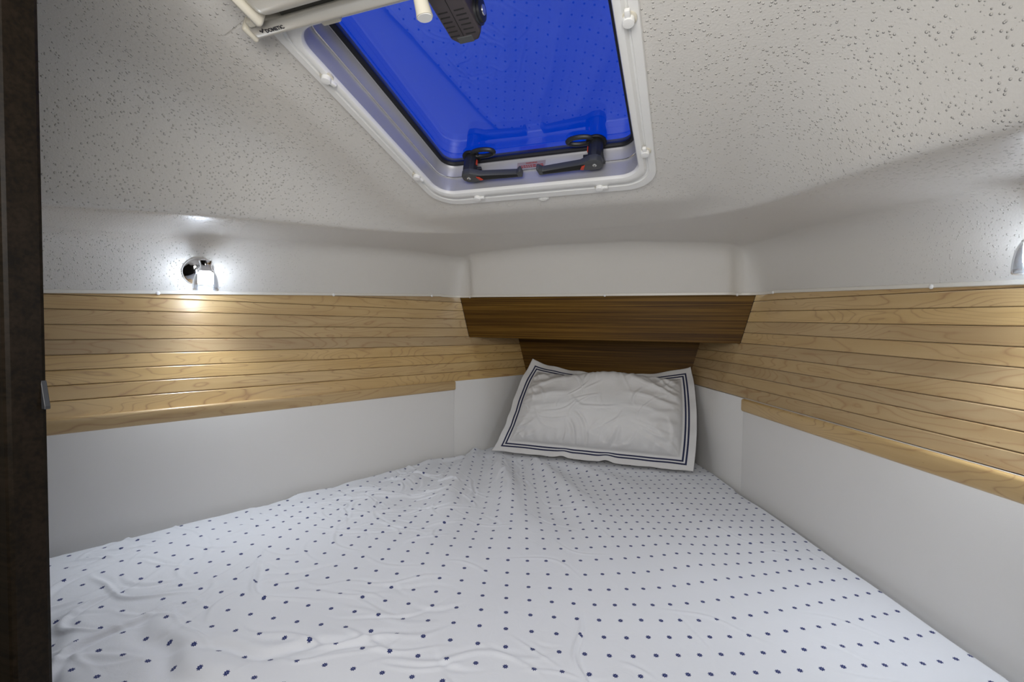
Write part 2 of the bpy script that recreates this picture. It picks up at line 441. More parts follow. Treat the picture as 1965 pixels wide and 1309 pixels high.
board('shelf_board', Y_UP+.017, Z_MID+.002, Z_MID+.016, Y_LOW-Y_UP-.018, 'walnut underside joining upper and lower boards', -.03)

# ------------------------------------------------------------------ headliner
interp = lambda t, tab: float(np.interp(t, [a for a, _ in tab], [b for _, b in tab]))
TZF = [(.2, .745), (.72, .787), (.98, .808), (1.29, .835), (1.57, .850), (1.85, .853), (2.2, .853)]
TXK = [(.2, 1.05), (.45, .90), (.71, .752), (.9, .650), (1.05, .598), (1.18, .552), (1.28, .50), (1.36, .43), (1.46, .30), (1.55, .10), (1.65, -.15), (2.2, -1.0)]
def smooth_tab(tab, y0=.2, y1=2.2, n=400, w=21):
    ys = np.linspace(y0, y1, n); v = np.interp(ys, [a for a, _ in tab], [b for _, b in tab])
    p = np.pad(v, w, mode='reflect', reflect_type='odd'); k = np.hanning(2*w+1); k /= k.sum()
    return ys, np.convolve(p, k, 'valid')
YZ, ZF = smooth_tab(TZF); YK, XK = smooth_tab(TXK)
zf = lambda y: np.interp(y, YZ, ZF); xk = lambda y: np.interp(y, YK, XK)
def zplane(y):
    y = np.asarray(y, float)
    w = .05; t = y-1.25
    s = .5*(t+np.sqrt(t*t+w*w))                # smooth max(t,0)
    return .903-.268*(y-1.212)+.190*s-.001
def Hc(x, y):
    x = np.abs(np.asarray(x, float)); y = np.asarray(y, float)
    xf = px_(y, zedge(y))-.063
    zs = zf(y)+.06*np.clip(xf-x, 0, .45)
    d = xk(y)-x
    dd = .5*(d+np.sqrt(d*d+.010**2))-.0005
    g = 1-np.exp(-np.maximum(dd, 0)/.065)
    zp = np.maximum(zplane(y), zs)
    z = zs+(zp-zs)*g
    # flat land for the hatch frame
    dx = np.maximum(x-.305, 0); dy = np.maximum(np.maximum(y-1.22, .56-y), 0)
    q = np.clip(1-np.hypot(dx, dy)/.10, 0, 1); q = q*q*(3-2*q)
    return z+(.910-.268*(y-1.212)+.0005-z)*q
# outer path of stations : port aft -> bow -> starboard aft, with the bow fascia standing slightly proud
def outer_path():
    P = []
    ya, yc = Y_AFT-.004, 1.925
    for y in np.linspace(ya, yc-.05, 150): P.append((-(px_(y, zedge(y))-.008), y))
    xc = px_(yc, zedge(yc))-.008
    # corner
    for t in np.linspace(0, 1, 10)[1:]:
        a = V((-(px_(yc-.05, .69)-.008), yc-.05)); b = V((-xc, yc)); c = V((-xc+.045, yc))
        p = a*(1-t)**2+b*2*t*(1-t)+c*t*t; P.append((p.x, p.y))
    for x in np.linspace(P[-1][0], -P[-1][0], 120)[1:-1]: P.append((x, yc))
    P += [(-x, y) for x, y in P[:159]][::-1]
    out = []
    for x, y in P:
        e = .545-abs(x); t = min(max(e/.035, 0), 1); t = t*t*(3-2*t)
        out.append((x, y-.030*t*(1 if y > 1.86 else max(0, (y-1.80)/.06))))
    return out
OP = outer_path(); NS = len(OP)
# hatch frame
HA = math.atan(.268); E_ = V((0, math.cos(HA), -math.sin(HA))); N_ = V((0, math.sin(HA), math.cos(HA)))
HO = V((0, 1.212, .910))
HM = Matrix(((1, 0, 0, 0), (0, E_.y, N_.y, HO.y), (0, E_.z, N_.z, HO.z), (0, 0, 0, 1)))
def inner_path(n):
    h = .280; v0, v1 = -.020, -.640; ca = math.cos(HA)
    y0, y1 = 1.212+v0*ca, 1.212+v1*ca
    key = [(0, Y_AFT-.004), (0, y1)]
    L = [((0, Y_AFT-.004), 0)]
    pts = [(0, Y_AFT-.004), (0, y1), (-h, y1), (-h, y0), (h, y0), (h, y1), (0, y1), (0, Y_AFT-.004)]
    # station indices where each inner corner is reached
    def idx_port(y): return int(np.argmin([abs(p[1]-y)+(0 if p[0] < 0 and i < 150 else 9) for i, p in enumerate(OP)]))
    i1 = idx_port(.50); i2 = idx_port(.74); i3 = 156
    ids = [0, i1, i2, i3, n-1-i3, n-1-i2, n-1-i1, n-1]
    out = []
    for a, b, p, q in zip(ids, ids[1:], pts, pts[1:]):
        for i in range(a, b): t = (i-a)/(b-a); out.append((p[0]+(q[0]-p[0])*t, p[1]+(q[1]-p[1])*t))
    out.append(pts[-1]); return out
IP = inner_path(NS)
NB = 10; NR = 150
OPA = np.array(OP); IPA = np.array(IP)
ZE = np.array([zedge(y) if y < 1.85 else .689 for x, y in OP])
def smo(A, n, w=None):
    A = A.copy()
    for _ in range(n): A[1:-1] = .25*A[:-2]+.5*A[1:-1]+.25*A[2:]
    return A
NRM = np.array([(0, -1.) if (y >= 1.86 and abs(x) < .56) else ((INN[-1].x, INN[-1].y) if x < 0 else (INN[1].x, INN[1].y)) for x, y in OP])
NRM = smo(NRM, 30); NRM /= np.linalg.norm(NRM, axis=1)[:, None]
FP = smo(OPA+NRM*.052, 14)
DN = IPA-FP; DN /= np.linalg.norm(DN, axis=1)[:, None]
DN = smo(DN, 30); DN /= np.linalg.norm(DN, axis=1)[:, None]
NP_ = FP+DN*.050
verts = []
for i in range(NS):
    Ept = V((OPA[i][0], OPA[i][1], ZE[i])); Fp = V((FP[i][0], FP[i][1], min(float(zf(FP[i][1])), .853)))
    Np = V((NP_[i][0], NP_[i][1], float(Hc(*NP_[i]))))
    A = Ept+(Fp-Ept)*.62
    row = [Ept, Ept+(A-Ept)*.5]
    for t in np.linspace(0, 1, NB): row.append(A*(1-t)**2+Fp*2*t*(1-t)+Np*t*t)
    ix, iy = IP[i]
    ts = np.linspace(0, 1, NR)[1:]
    qx = Np.x+(ix-Np.x)*ts; qy = Np.y+(iy-Np.y)*ts; qz = Hc(qx, qy)
    row += [V(p) for p in zip(qx, qy, qz)]
    verts.append(row)
NRW = len(verts[0])
arr = np.array([[tuple(p) for p in r] for r in verts])
me = bpy.data.meshes.new('ceiling')
fl = []
for i in range(NS-1):
    for j in range(NRW-1):
        a = i*NRW+j; fl.append((a, a+1, a+NRW+1, a+NRW))
me.from_pydata([tuple(p) for p in arr.reshape(-1, 3)], [], fl)
me.materials.append(gel); me.polygons.foreach_set('use_smooth', [True]*len(me.polygons)); me.update()
ceil = objm('ceiling', me, Matrix.Identity(4)); ceil['kind'] = 'structure'
# lip strip along the lower edge of the liner
vs_ = []; fs_ = []
for i in range(NS):
    x, y, z = arr[i, 0]
    a = V(arr[max(i-1, 0), 0]); b = V(arr[min(i+1, NS-1), 0]); t = (b-a); nn = V((t.y, -t.x, 0)).normalized()   # inboard
    for dn, dz in ((-.003, .0062), (.0030, .0062), (.0042, .0048), (.0042, -.0022), (.0028, -.0036), (-.004, -.0036)):
        vs_.append(V((x, y, z))+nn*dn+V((0, 0, dz)))
for i in range(NS-1):
    for k in range(6):
        j = (k+1) % 6; fs_.append((i*6+k, i*6+j, (i+1)*6+j, (i+1)*6+k))
mesh('edge_lip', vs_, fs_, lip_m, ceil, smooth=True, sharp=40)['label'] = 'smooth cream lip along the bottom edge of the headliner'
# screw caps along the lip
cap_me = None
def edge_at(side, val):
    best = min(range(NS), key=lambda i: abs((OP[i][1] if side else OP[i][0])-val)+(9 if (side and OP[i][0]*side < 0) else 0)+(9 if (not side and OP[i][1] < 1.88) else 0))
    a = V(arr[max(best-1, 0), 0]); b = V(arr[min(best+1, NS-1), 0]); t = (b-a).normalized()
    return V(arr[best, 0]), V((t.y, -t.x, 0)).normalized()
for side, val in ((-1, .93), (-1, 1.40), (-1, 1.80), (0, -.54), (0, .06), (0, .535), (1, 1.84), (1, 1.31), (1, .80)):
    p, nn = edge_at(side, val)
    M = frame(p+nn*.0040+V((0, 0, -.0010)), nn.cross(V((0, 0, 1))), nn)
    if cap_me is None:
        bm = bm_lathe([(.0055, -.001), (.0055, .0008), (.004, .0022), (.0015, .0028)], 14)
        c = bm_obj('screw_cap', bm, white_plastic, ceil, M, True); cap_me = c.data
    else: objm('screw_cap', cap_me, M, ceil)

# ------------------------------------------------------------------ aft bulkhead, doorway, saloon shell
def box_obj(name, a, b, mat, parent=None, kind='structure', bw=0, label=None):
    o = bm_obj(name, bm_box(a, b, bw), mat, parent)
    if kind and parent is None: o['kind'] = kind
    if label: o['label'] = label
    return o
bk = bmesh.new()
bm_box((-1.45, .235, -.62), (-.186, .265, 1.30), .004, 2, bk)
bm_box((.64, .235, -.62), (1.45, .265, 1.30), .004, 2, bk)
bm_box((-.186, .235, 1.04), (.64, .265, 1.30), .0, 2, bk)
bm_box((-.186, .235, -.62), (.64, .265, -.14), .0, 2, bk)
aft = bm_obj('wall_aft', bk, dark_teak, None, Matrix.Identity(4)); aft['kind'] = 'structure'
# little latch keeper standing out of the doorway edge
kp = bm_prism([(0, 0), (.0055, -.024), (.0055, -.027), (0, -.027)], -.0022, .0022, .0004, 1)
bm_obj('latch_keeper', kp, black, aft, frame((-.186, .262, .512), (1, 0, 0), (0, -1, 0)))['label'] = 'small dark latch keeper on the doorway edge'
box_obj('floor', (-1.45, -2.2, -.66), (1.45, 2.3, -.62), floor_m)
box_obj('wall_saloon_left', (-1.48, -2.2, -.62), (-1.45, .26, 1.33), cabin_m)
box_obj('wall_saloon_right', (1.45, -2.2, -.62), (1.48, .26, 1.33), cabin_m)
box_obj('wall_saloon_aft', (-1.45, -2.23, -.62), (1.45, -2.2, 1.33), cabin_m)
box_obj('ceiling_saloon', (-1.45, -2.2, 1.33), (1.45, .265, 1.36), cabin_m)
# berth platform below the mattress
def vprism(y0, y1, z0, z1, ins):
    c = []
    for z in (z0, z1):
        for x, y in ((-(wx(y0)-ins), y0), (wx(y0)-ins, y0), (wx(y1)-ins, y1), (-(wx(y1)-ins), y1)): c.append((x, y, z))
    return c, [(3, 2, 1, 0), (4, 5, 6, 7), (0, 1, 5, 4), (1, 2, 6, 5), (2, 3, 7, 6), (3, 0, 4, 7)]
c, f = vprism(Y_AFT+.002, Y_LOW-.002, -.62, -.125, .004)
mesh('trim_1', c, f, dark_core)['kind'] = 'structure'
c, f = vprism(Y_AFT+.01, Y_LOW-.01, -.122, -.060, .03)
mt = mesh('mattress', c, f, foam_m); tag(mt, 'thick foam mattress filling the V-shaped berth under the dotted sheet', 'mattress')

# ------------------------------------------------------------------ noise tools for cloth
def vnoise(X, Y, scale, seed):
    r = np.random.RandomState(seed); G = r.rand(64, 64)
    x = X*scale+100; y = Y*scale+100
    xi = np.floor(x).astype(int); yi = np.floor(y).astype(int); fx = x-xi; fy = y-yi
    fx = fx*fx*fx*(fx*(fx*6-15)+10); fy = fy*fy*fy*(fy*(fy*6-15)+10)
    g = lambda a, b: G[a % 64, b % 64]
    return (g(xi, yi)*(1-fx)+g(xi+1, yi)*fx)*(1-fy)+(g(xi, yi+1)*(1-fx)+g(xi+1, yi+1)*fx)*fy-.5
def crease(X, Y, H, p, ang, L, wd, amp, curve, seed):
    dx, dy = X-p[0], Y-p[1]; c, s = math.cos(ang), math.sin(ang)
    a = dx*c+dy*s; b = -dx*s+dy*c-curve*(a*a)/max(L, .01)
    b = b+.010*np.sin(a*38+seed)*min(1, L/.2)
    m = (np.abs(a) < L) & (np.abs(b) < wd*5)
    aa, bb = a[m]/L, b[m]/wd
    H[m] += 1.45*amp*(1-aa*aa)**1.5*(np.exp(-bb*bb)-.45*np.exp(-(bb-1.6)**2/1.5))

# ------------------------------------------------------------------ sheet
NX, NY = 620, 560
yy = np.linspace(Y_AFT+.004, Y_LOW-.002, NY); uu = np.linspace(-1, 1, NX)
Yg, Ug = np.meshgrid(yy, uu, indexing='ij')
Wd = .555+SL*(1.8125-Yg)+.0005
Wd = np.where(Yg > 1.812, Wd+.0095*SC_LEN*np.clip((Yg-1.812)/.02, 0, 1), Wd)
Xg = Ug*Wd
Z = np.zeros_like(Xg)
Z += .010*vnoise(Xg, Yg, 2.6, 3)+.006*vnoise(Xg, Yg, 6, 4)
sm = lambda t: np.clip(t, 0, 1)**2*(3-2*np.clip(t, 0, 1))
# folds fanning aft from the port side of the pillow
for (cx, cy, k, ph, a0, y0, xlo, xhi) in ((-.62, 2.45, 34, .3, .0058, 1.02, -.65, .30),):
    ang = np.arctan2(Xg-cx, cy-Yg); rr_ = np.hypot(Xg-cx, cy-Yg)
    wv = np.sin(ang*k+ph+3.0*vnoise(Xg, Yg, 2.2, 9)+1.2*vnoise(Xg, Yg, 7, 19))
    wv = np.sign(wv)*np.abs(wv)**1.0; wv = np.where(wv > 0, wv**1.6, wv*.5)
    amp = 3.0*a0*sm((Yg-y0)/.45)*sm((xhi-Xg)/.35)*sm((Xg-xlo)/.1)*(.55+.9*(vnoise(Xg, Yg, 4, 21)+.5))
    Z += amp*wv
# long soft folds sweeping towards the starboard side
ang = np.arctan2(Xg+.75, 2.6-Yg)
wv = np.sin(ang*46+2.5*vnoise(Xg, Yg, 2, 31)); Z += .0022*np.where(wv > 0, wv**2, wv*.4)*sm((Xg-.05)/.3)*sm((Yg-.55)/.3)
# crumpled creases, densest on the port side
R = np.random.RandomState(5)
def scatter(n, xr, yr, angr, Lr, wr, ar):
    for _ in range(n):
        crease(Xg, Yg, Z, (R.uniform(*xr), R.uniform(*yr)), R.uniform(*angr), R.uniform(*Lr), R.uniform(*wr), R.uniform(*ar)*R.choice([1, 1, -.7]), R.uniform(-.5, .5), R.uniform(0, 6))
scatter(46, (-1.1, -.45), (.45, .85), (-.3, 2.2), (.03, .12), (.003, .007), (.0012, .0034))
scatter(40, (-.75, -.25), (.95, 1.55), (-1.5, 1.2), (.03, .12), (.003, .006), (.0012, .0030))
scatter(30, (-.60, .1), (.45, .90), (-.4, .7), (.05, .20), (.004, .008), (.0010, .0026))
scatter(34, (-.35, .75), (.65, 1.5), (-1.3, .3), (.03, .13), (.003, .005), (.0006, .0016))
scatter(26, (-.9, -.35), (.7, 1.3), (-.9, .6), (.04, .16), (.003, .006), (.0010, .0024))
scatter(26, (-.72, -.40), (1.15, 1.6), (-.6, 1.2), (.03, .10), (.004, .007), (.003, .006))
scatter(16, (-.50, -.15), (1.3, 1.9), (-1.45, -.8), (.06, .20), (.004, .008), (.0015, .0035))
for p, a, L, w_, am, cv in (((-.60, .50), -1.35, .16, .007, .0065, .5), ((-.70, .52), -.5, .10, .008, .005, 1.2), ((-.77, .46), -1.2, .13, .006, .006, -.6), ((-.70, .62), .15, .16, .006, .005, .4),
                            ((-.47, .74), -.35, .16, .006, .0045, .6), ((-.86, .60), -1.2, .10, .006, .0045, .3), ((-.31, .60), .35, .22, .012, -.006, .2), ((-.22, .66), .3, .24, .008, .0045, .3),
                            ((-.40, .52), -.2, .26, .020, -.008, .2), ((-.62, .44), -.5, .22, .022, -.008, .2), ((.21, .80), -1.25, .14, .004, .0036, .2), ((.10, .62), -.35, .10, .004, .0032, .1)):
    crease(Xg, Yg, Z, p, a, L, w_, am, cv, 1.0)
# tuck down along the hull sides; the cloth edge bunches a little on the port side
edge = Wd-np.abs(Xg)
bunch = .5+vnoise(Xg*.3, Yg, 20, 41)
gapw = np.interp(Yg, [.3, 1.0, 1.6, 2.2], [.055, .040, .012, .008])
Z -= .040*(1-sm(edge/np.maximum(gapw+.012, .012)))**1.5
Z += .014*bunch*np.exp(-((edge-.03)/.018)**2)*(Xg < 0)*sm((Yg-.8)/.3)
Z -= .018*sm((Y_AFT+.10-Yg)/.10)
Z += .001
mk = sm((Yg-1.84)/.06)*sm((.52-np.abs(Xg))/.05); Z = Z*(1-mk)+np.minimum(Z, .002)*.3*mk
# fabric coordinates
ys = Yg; xs = Xg
slope_x = np.interp(np.linspace(-1.6, 1.4, 601), [-1.6, -.3, 0, .2, .4, .8, 1.4], [.17, .16, .20, .30, .45, .47, .47])
gx = np.cumsum(slope_x)*(3.0/600); G = np.interp(xs, np.linspace(-1.6, 1.4, 601), gx)
fw = sm((ys-.95)/.35)
slope_add = np.interp(np.linspace(-1.6, 1.4, 601), [-1.6, -.5, -.2, .2, .4, 1.4], [.0, .1, .30, .16, .0, .0])
G2 = np.interp(xs, np.linspace(-1.6, 1.4, 601), np.cumsum(slope_add)*(3.0/600))
vco = (ys-G-fw*(G2-.13))/.0503
XT = np.linspace(-2.4, 2.4, 961)
UT = np.cumsum(np.interp(XT, [-2.4, .05, .40, 2.4], [1, 1.0, 1.30, 1.32]))*(4.8/960)
xsk = xs+.38*(ys-.8)
Ux = np.interp(xsk, XT, UT)-np.interp(.2, XT, UT)
uco = Ux*(1+.20*sm((ys-.9)/.7))/.0535
# inverse Jacobian of the fabric coordinates, so that each printed flower stays round on the cloth
hx = (Xg[:, 1:]-Xg[:, :-1]).mean(1)[:, None]; dy_ = yy[1]-yy[0]
def grads(A):
    gu = np.gradient(A, axis=1)/np.gradient(Xg, axis=1)
    gyr = np.gradient(A, axis=0); gxr = np.gradient(Xg, axis=0)
    return gu, (gyr-gu*gxr)/dy_
ux_, uy_ = grads(uco); vx_, vy_ = grads(vco); det = ux_*vy_-uy_*vx_
JA = np.stack([vy_/det, -uy_/det], -1).reshape(-1, 2); JB = np.stack([-vx_/det, ux_/det], -1).reshape(-1, 2)
sh = bpy.data.meshes.new('dotted_sheet')
idx = np.arange(NX*NY).reshape(NY, NX)
quads = np.stack([idx[:-1, :-1], idx[:-1, 1:], idx[1:, 1:], idx[1:, :-1]], -1).reshape(-1, 4)
def fast_mesh(me, co, quads, uv=None, extra=None):
    me.vertices.add(len(co)); me.vertices.foreach_set('co', co.astype(np.float32).ravel())
    n = len(quads); me.loops.add(n*4); me.loops.foreach_set('vertex_index', quads.ravel().astype(np.int32))
    me.polygons.add(n); me.polygons.foreach_set('loop_start', np.arange(0, n*4, 4, dtype=np.int32))
    me.polygons.foreach_set('loop_total', np.full(n, 4, dtype=np.int32))
    me.polygons.foreach_set('use_smooth', np.ones(n, dtype=bool))
    if uv is not None:
        l = me.uv_layers.new(name='UVMap'); l.data.foreach_set('uv', uv[quads.ravel()].astype(np.float32).ravel())
    for nm_, a_ in (extra or {}).items():
        l = me.uv_layers.new(name=nm_); l.data.foreach_set('uv', a_[quads.ravel()].astype(np.float32).ravel())
    me.update(); me.validate()
fast_mesh(sh, np.stack([Xg, Yg, Z], -1).reshape(-1, 3), quads, np.stack([uco, vco], -1).reshape(-1, 2), {'JacA': JA, 'JacB': JB})
sh.materials.append(sheet_m)
so = objm('dotted_sheet', sh, Matrix.Identity(4)); tag(so, 'white cotton bed sheet printed with small navy flower dots, creased over the mattress', 'bed sheet')

# ------------------------------------------------------------------ pillow
def build_pillow():
    n, m = 260, 180
    S, T = np.meshgrid(np.linspace(-1, 1, n), np.linspace(-1, 1, m), indexing='xy')
    HWX, HWY = .38, .245
    BL, BR, TL, TR = V((-.425, 1.925, .012)), V((.405, 1.945, .012)), V((-.318, 2.165, .402)), V((.388, 2.175, .398))
    def lay(front):
        s, t = S, T
        a = (1-s)/2; b = (1+s)/2; c = (1-t)/2; d = (1+t)/2
        P = [a*c*BL[i]+b*c*BR[i]+a*d*TL[i]+b*d*TR[i] for i in range(3)]
        # outline : top edge sags between the corners, sides bow a bit
        P[2] = P[2]-.052*(1-s**2)**.8*d**2*1.0
        P[0] = P[0]-.010*np.sin(t*3.0)*(s < 0)*np.abs(s)+.018*(1-t*t)*np.maximum(s, 0)-.006*(1-t*t)*np.maximum(-s, 0)
        P[1] = P[1]+.0*s
        nx, ny, nz = 0.0, -.885, .465
        # seam lies at these fractions
        fs, ft = (HWX-.052)/HWX, (HWY-.052)/HWY
        qs, qt = np.clip(np.abs(s)/fs, 0, 1), np.clip(np.abs(t)/ft, 0, 1)
        body = (1-qs**3.6)**.48*(1-qt**3.2)**.50
        full = .098+.018*np.exp(-((t+.35)/.5)**2)-.010*np.exp(-(((s)/.15)**2+((t+.5)/.4)**2))
        if not front: full = .030
        h = full*body
        if front:
            ridge = np.zeros_like(h)
            xm, ym = s*HWX, t*HWY
            # radiating puckers from seam and corners
            for (cx, cy, k, ph) in ((-.36, .24, 26, 0), (.36, .23, 30, 1.3), (-.34, -.23, 22, 2.0), (.36, -.23, 20, .6)):
                an = np.arctan2(ym-cy, xm-cx); rr = np.hypot(xm-cx, ym-cy)
                w = np.sin(an*k+ph+2*vnoise(xm, ym, 9, 7)); ridge += .0026*np.where(w > 0, w**1.5, .5*w)*np.exp(-((rr-.10)/.09)**2)
            w = np.sin(xm*150+2.0*vnoise(xm, ym, 14, 3)+1.0); ridge += .0022*w*np.exp(-((qt-.92)/.16)**2)
            w = np.sin(ym*120+7.0*vnoise(xm, ym, 7, 5)+1.5*vnoise(xm, ym, 20, 6)); ridge += .0016*w*np.exp(-((qs-.86)/.16)**2)*(.5+1.2*(vnoise(xm, ym, 8, 77)+.5))
            w = np.sin((ym+.75*xm*xm)*95+2.6*vnoise(xm, ym, 5, 23)+.8*vnoise(xm, ym, 15, 24)); ridge += .0042*np.where(w > 0, w**1.6, .5*w)*sm((t+.35)/.7)*sm((np.abs(s)-.15)/.4)
            ridge += .010*vnoise(xm, ym, 8, 13)+.004*vnoise(xm, ym, 22, 14)
            Hc_ = np.zeros_like(h)
            rr2 = np.random.RandomState(8)
            for _ in range(46):
                crease(xm, ym, Hc_, (rr2.uniform(-.32, .32), rr2.uniform(-.2, .2)), rr2.uniform(-.9, .9)+(1.4 if rr2.rand() < .35 else 0), rr2.uniform(.03, .11), rr2.uniform(.003, .008), rr2.uniform(.0008, .0026), rr2.uniform(-.6, .6), 1)
            for p, a_, L, w_, am in (((-.06, -.14), 1.9, .075, .008, -.007), ((-.005, -.17), 1.6, .06, .007, -.006), ((.09, -.17), 1.1, .08, .009, -.006), ((-.03, -.08), 2.2, .06, .007, -.004)):
                crease(xm, ym, Hc_, p, a_, L, w_, am, .1, 1)
            h = h+1.7*(ridge+Hc_)*np.clip(body*2.2, 0, 1)
        # flange wave
        fl_ = np.clip((np.maximum(np.abs(s)/1.0-fs, 0)/(1-fs))+(np.maximum(np.abs(t)-ft, 0)/(1-ft)), 0, 1)
        xm, ym = s*HWX, t*HWY
        wav = .006*np.sin(xm*46+.8+4*vnoise(xm, ym, 5, 61))*np.maximum(np.abs(t)-ft, 0)/(1-ft)+.0035*np.sin(ym*60+3*vnoise(xm, ym, 6, 62))*np.maximum(np.abs(s)-fs, 0)/(1-fs)
        off = (.0012 if front else -.0012)
        sg = 1 if front else -1
        tot = sg*h+off+wav
        # lower flange lies forward on the sheet
        low = np.maximum(-t-ft, 0)/(1-ft)
        X = P[0]+nx*tot; Yc = P[1]+ny*tot-.012*low; Zc = P[2]+nz*tot
        # lift of the hem where it kinks
        Zc = Zc+low*(.010*np.exp(-((xm+.09)/.022)**2)+.012*np.exp(-((xm-.075)/.025)**2))
        # top of the stuffing slumps over the upper flange in the middle
        if front:
            slump = np.exp(-((t-.70)/.25)**2)*np.exp(-((s-.12)/.5)**2)*(1-qt**8)*(1-qs**8)
            Zc = Zc+.055*slump; Yc = Yc-.012*slump
        Zc = np.maximum(Zc, .0125+(.0022 if front else 0)+.0*s)
        Yc = np.minimum(Yc, Y_LOW-.006-(.003 if front else 0))
        lim = wx(Yc)-.004
        X = np.clip(X, -lim, lim)
        return np.stack([X, Yc, Zc], -1)
    A = lay(True); B = lay(False)
    N = n*m; co = np.concatenate([A.reshape(-1, 3), B.reshape(-1, 3)])
    idx = np.arange(N).reshape(m, n)
    q1 = np.stack([idx[:-1, :-1], idx[:-1, 1:], idx[1:, 1:], idx[1:, :-1]], -1).reshape(-1, 4)
    q2 = q1[:, ::-1]+N
    per = np.concatenate([idx[0, :], idx[1:, -1], idx[-1, ::-1][1:], idx[::-1, 0][1:]])
    q3 = np.stack([per[:-1], per[:-1]+N, per[1:]+N, per[1:]], -1)
    uv = np.stack([S*HWX, T*HWY], -1).reshape(-1, 2); uv = np.concatenate([uv, uv])
    me = bpy.data.meshes.new('bed_pillow')
    c0 = np.array([0, 1.95, 0.0])
    fast_mesh(me, co-c0, np.concatenate([q1, q2, q3]), uv)
    me.materials.append(pillow_m)
    o = objm('bed_pillow', me, Matrix.Translation(tuple(c0)))
    tag(o, 'plump white pillow with two navy border stripes leaning on the walnut board', 'pillow')
build_pillow()

# ------------------------------------------------------------------ roof hatch (local axes: u across, v forward, k up; v=0 is the frame's bow edge)
win = empty('window_1', HM); win['kind'] = 'structure'; win['label'] = 'square roof hatch with rounded white frame and dark blue glass'
def rr(h, v0, v1, r, n=10):
    r = max(r, .002); P = []
    for cx, cy, a0 in ((h-r, v0-r, 0), (-(h-r), v0-r, 90), (-(h-r), v1+r, 180), (h-r, v1+r, 270)):
        for i in range(n+1):
            a = math.radians(a0+90*i/n); P.append((cx+r*math.cos(a), cy+r*math.sin(a)))
    return P
def sweep(name, loops, mat, parent, lab=None, closed=False, sharp=35):
    """loops: list of (half width, v front, v aft, radius, k)"""
    vs_ = []; fs_ = []; n = None
    for h, v0, v1, r, k in loops:
        P = rr(h, v0, v1, r); n = len(P); vs_ += [(x, y, k) for x, y in P]
    L = len(loops)
    for a in range(L if closed else L-1):
        b = (a+1) % L
        for i in range(n): j = (i+1) % n; fs_.append((a*n+i, b*n+i, b*n+j, a*n+j))
    o = mesh(name, vs_, fs_, mat, parent, HM, True, world=False, sharp=sharp)
    if lab: o['label'] = lab
    return o
FR = lambda ins, insv, k, r: (.300-ins, 0-insv, -.660+insv, r, k)
sweep('hatch_frame', [FR(0, 0, .004, .075), FR(0, 0, -.004, .075), FR(.0015, .0015, -.0065, .0735), FR(.0155, .024, -.0075, .062), FR(.0165, .0260, -.0040, .061),
                      FR(.0200, .030, -.0028, .058), FR(.0225, .034, -.0070, .056), FR(.0255, .038, -.0100, .054), FR(.0325, .054, -.0110, .050), FR(.0365, .061, -.0095, .047), FR(.0382, .0636, -.0060, .046), FR(.0384, .0640, -.0010, .046)],
      white_plastic, win, 'moulded white plastic surround with a raised inner ridge')
IN = lambda d, k, r=.046: (.2615-d, -.0645-d, -.5955+d, r-d, k)
sweep('coaming', [IN(-.0004, -.0022), IN(-.0004, .034), IN(-.001, .036)], alu, win, 'brushed silver coaming inside the hatch')
sweep('coaming_lip', [IN(-.001, .0355), IN(.0030, .0350), IN(.0040, .0362), IN(.0030, .0376), IN(-.001, .0380)], alu_line, win, 'bright thin lip around the coaming')
sweep('inner_coaming', [IN(.0025, .0370), IN(.0030, .062), IN(.006, .068), IN(.011, .070)], alu, win, 'upper silver coaming under the pane')
sweep('gasket', [IN(.0085, .0675), IN(.0105, .0655), IN(.0165, .0660), IN(.0185, .0700), IN(.0185, .0725)], rubber, win, 'black rubber seal')
sweep('lid_frame', [IN(.017, .0835), IN(-.012, .0835), IN(-.012, .060), IN(-.006, .060)], alu, win)
pb = bmesh.new()
P = rr(.246, -.079, -.581, .030); lo = [pb.verts.new((x, y, .0722)) for x, y in P]; pb.faces.new(lo)
hi = [pb.verts.new((x, y, .0822)) for x, y in P]; pb.faces.new(hi)
for i in range(len(P)): pb.faces.new((lo[i], lo[(i+1) % len(P)], hi[(i+1) % len(P)], hi[i]))
bm_obj('pane', pb, pane_m, win, HM)['label'] = 'dark blue tinted pane reflecting the dotted bed'
# turn knobs on the surround
knob_me = nib_me = None
for i, (u, v, ang) in enumerate(((-.272, -.497, 72), (-.277, -.160, 72), (-.163, -.036, 0), (.164, -.033, 0), (.281, -.154, -90), (.283, -.487, -90), (-.165, -.628, 0), (.165, -.628, 0))):
    M = HM@Matrix.Translation((u, v, -.0090))@Matrix.Rotation(math.radians(ang), 4, 'Z')@Matrix.Rotation(math.pi, 4, 'X')
    if knob_me is None:
        bm = bm_lathe([(.0092, 0), (.0092, .0075), (.0085, .009), (.0068, .0093)], 24)
        k = bm_obj('turn_knob', bm, white_plastic, win, M, True, 40); knob_me = k.data
        bm = bm_box((.004, -.0042, .0005), (.0205, .0042, .0072), .0018, 2)
        nib = bm_obj('knob_tab', bm, white_plastic, k, M, True, 40); nib_me = nib.data
        bm = bm_lathe([(.0125, -.003), (.0125, .0004), (.0118, .0008)], 24)
        sk = bm_obj('knob_seat', bm, cream_plastic, k, M, True, 40); seat_me = sk.data
    else:
        k = objm('turn_knob', knob_me, M, win); objm('knob_tab', nib_me, M, k); objm('knob_seat', seat_me, M, k)
